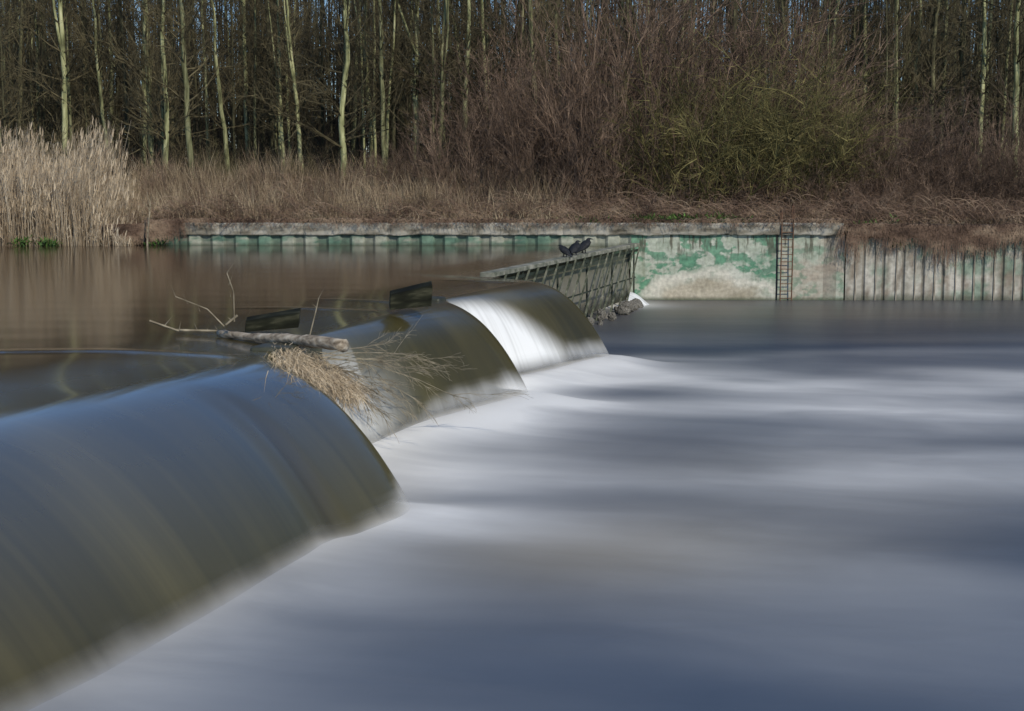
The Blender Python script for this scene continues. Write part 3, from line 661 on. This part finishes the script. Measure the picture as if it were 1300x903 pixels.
for i in range(5000):
    u=R.random(); x=R.choice([R.uniform(12.0,34),R.uniform(12.0,19),R.uniform(12.0,19),R.uniform(-14.5,-12)]) if u<.82 else R.uniform(-12,12)
    dr=R.uniform(.2,1.1)*(1+1.3*nz(x*.8,3)) if u<.82 else R.uniform(.0,.35)
    if x<-12: dr=R.uniform(.2,.8)
    p=Vector((x,51.9,2.75 if x<12 and x>-13 else 2.6)); k=6; pts=[]
    lx=R.uniform(-.5,.5)
    for j in range(k+1):
        t=j/k; pts.append(p+Vector((lx*t+R.uniform(-.03,.03),-.75*sst(0,.7,t)-.02,.25*math.sin(t*2.2)-dr*t*t)))
    m_.tube(pts,[.009*(1-.5*j/k) for j in range(k+1)],3,False)
    for j in range(3):
        q=R.choice(pts); m_.spike(q,q+Vector((R.uniform(-.2,.2),R.uniform(-.1,.05),R.uniform(-.25,.1))),.008)
ob('bramble_tangle',m_.mesh('bramble_tangle'),M_bram,kind='stuff',label='tangled reddish brown brambles along the bank edge',cat='brambles')
m_=MB()
for i in range(46000):
    x=R.uniform(-16,36) if R.random()<.6 else R.uniform(-16,2); y=52.0+10*R.random()**1.3
    den=.5+nz(x*.35,y*.5,3)
    if R.random()>den+.15: continue
    z=gz(x,y)+(.1 if y>52.3 else .15); l=R.uniform(.4,1.2)*(1.4 if x<2 else .8)*(.5 if y<52.6 else 1)*(1+.8*nz(x*.8,y,9)); p=Vector((x,y,z-.1))
    d=Vector((R.uniform(-.35,.35),R.uniform(-.35,.2),1)); m_.blade(p,p+d*l*.6,p+d*l+Vector((R.uniform(-.3,.3),R.uniform(-.2,.1),-.08)),R.uniform(.006,.014))
ob('dry_grass',m_.mesh('dry_grass'),M_grass,kind='stuff',label='dry straw coloured grass on the river bank',cat='grass')
m_=MB()
for i in range(8500):
    x=R.uniform(-24,-13.7); y=R.uniform(50.7,55.5)
    env=1-.8*sst(-15.8,-13.8,x+.8*nz(y*2,x)); env*=.84+.32*nz(x*.9,y*.3)
    z0=max(gz(x,y),1.9); h=R.uniform(2.1,4.1)*env*(1.05 if y>52.5 else .92); p=Vector((x,y,z0-.1))
    ln=Vector((R.uniform(-.12,.14),R.uniform(-.1,.08),1))
    q=p+ln*h*.6; t_=p+ln*h+Vector((R.uniform(-.2,.3),R.uniform(-.1,.1),-.05))
    m_.tube([p,q,t_],[.011,.009,.004],3,False)
    if R.random()<.45:
        for c in range(2): m_.blade(t_-Vector((0,0,.3)),t_+Vector((R.uniform(-.02,.08),0,-.1)),t_+Vector((R.uniform(0,.16),0,.04)),.016)
    for c in range(2):
        u=p.lerp(q,R.uniform(.2,1)); e=u+Vector((R.uniform(-.3,.3),R.uniform(-.1,.1),R.uniform(-.1,.35))); m_.blade(u,u.lerp(e,.5)+Vector((0,0,.05)),e,.010)
ob('reed_bed',m_.mesh('reed_bed'),M_reed,kind='stuff',label='tall pale dry reed bed at the water edge',cat='reeds')
m_=MB()
def leafy(cx,cy,w,h,n):
    for i in range(n):
        x=cx+R.gauss(0,w/2); y=cy+R.uniform(-.3,.3); z=max(gz(x,y),1.95)+R.random()*h
        p=Vector((x,y,z)); d=rvec(.1); m_.blade(p,p+d,p+d*1.8+Vector((0,0,.04)),R.uniform(.02,.045))
for px,D,w,h,n in ((830,52.0,.8,.5,340),(870,52.1,1.4,.5,560),(925,52.0,1.0,.5,400),(1136,51.6,.25,.6,300),(65,50.7,.4,.25,160),(30,50.7,.3,.3,120),(740,52.2,1,.4,160),(1100,52.0,.6,.3,120),(200,51.2,.4,.2,60)):
    leafy(sx(px,D),D,w,h,n)
ob('green_weeds',m_.mesh('green_weeds'),M_green,kind='stuff',label='small green leafy weeds along the bank edge',cat='weeds')
m_=MB(); a=Vector((sx(188,50.8),50.8,1.9)); twig(m_,a,Vector((.05,0,1)),1.9,.04,1,0,.5,4)
ob('dead_stick',m_.mesh('dead_stick'),M_gtwig,label='pale dead stick standing at the water edge by reeds',cat='branch')
# ---------------------------------------------------------------- camera / light
cam=bpy.data.cameras.new('camera'); co=bpy.data.objects.new('camera',cam); col.objects.link(co)
co.location=(0,0,H); co.rotation_euler=(math.radians(90)-math.atan((451.5-230)/F),0,0)
cam.lens=50; cam.sensor_width=36; cam.clip_end=3000; cam.clip_start=.1
sc.camera=co
sd=Vector((.50,-.80,0)).normalized(); el=math.radians(34)
S=Vector((sd.x*math.cos(el),sd.y*math.cos(el),math.sin(el)))
l=bpy.data.lights.new('sun','SUN'); l.energy=3.3; l.angle=math.radians(.5); l.color=(1,.92,.78)
lo=bpy.data.objects.new('sun',l); col.objects.link(lo); lo.rotation_euler=(-S).to_track_quat('-Z','Y').to_euler(); lo.location=(20,-20,40)
w=bpy.data.worlds.new('World'); sc.world=w; w.use_nodes=True; nt=w.node_tree
sk=nt.nodes.new('ShaderNodeTexSky'); sk.sky_type='NISHITA'; sk.sun_disc=False; sk.sun_elevation=el; sk.sun_rotation=math.atan2(sd.x,sd.y)
sk.dust_density=.15; sk.ozone_density=6.0; sk.air_density=1.0
nt.links.new(sk.outputs[0],nt.nodes['Background'].inputs[0]); nt.nodes['Background'].inputs[1].default_value=.13
sc.view_settings.view_transform='Standard'; sc.view_settings.look='None'; sc.view_settings.exposure=0
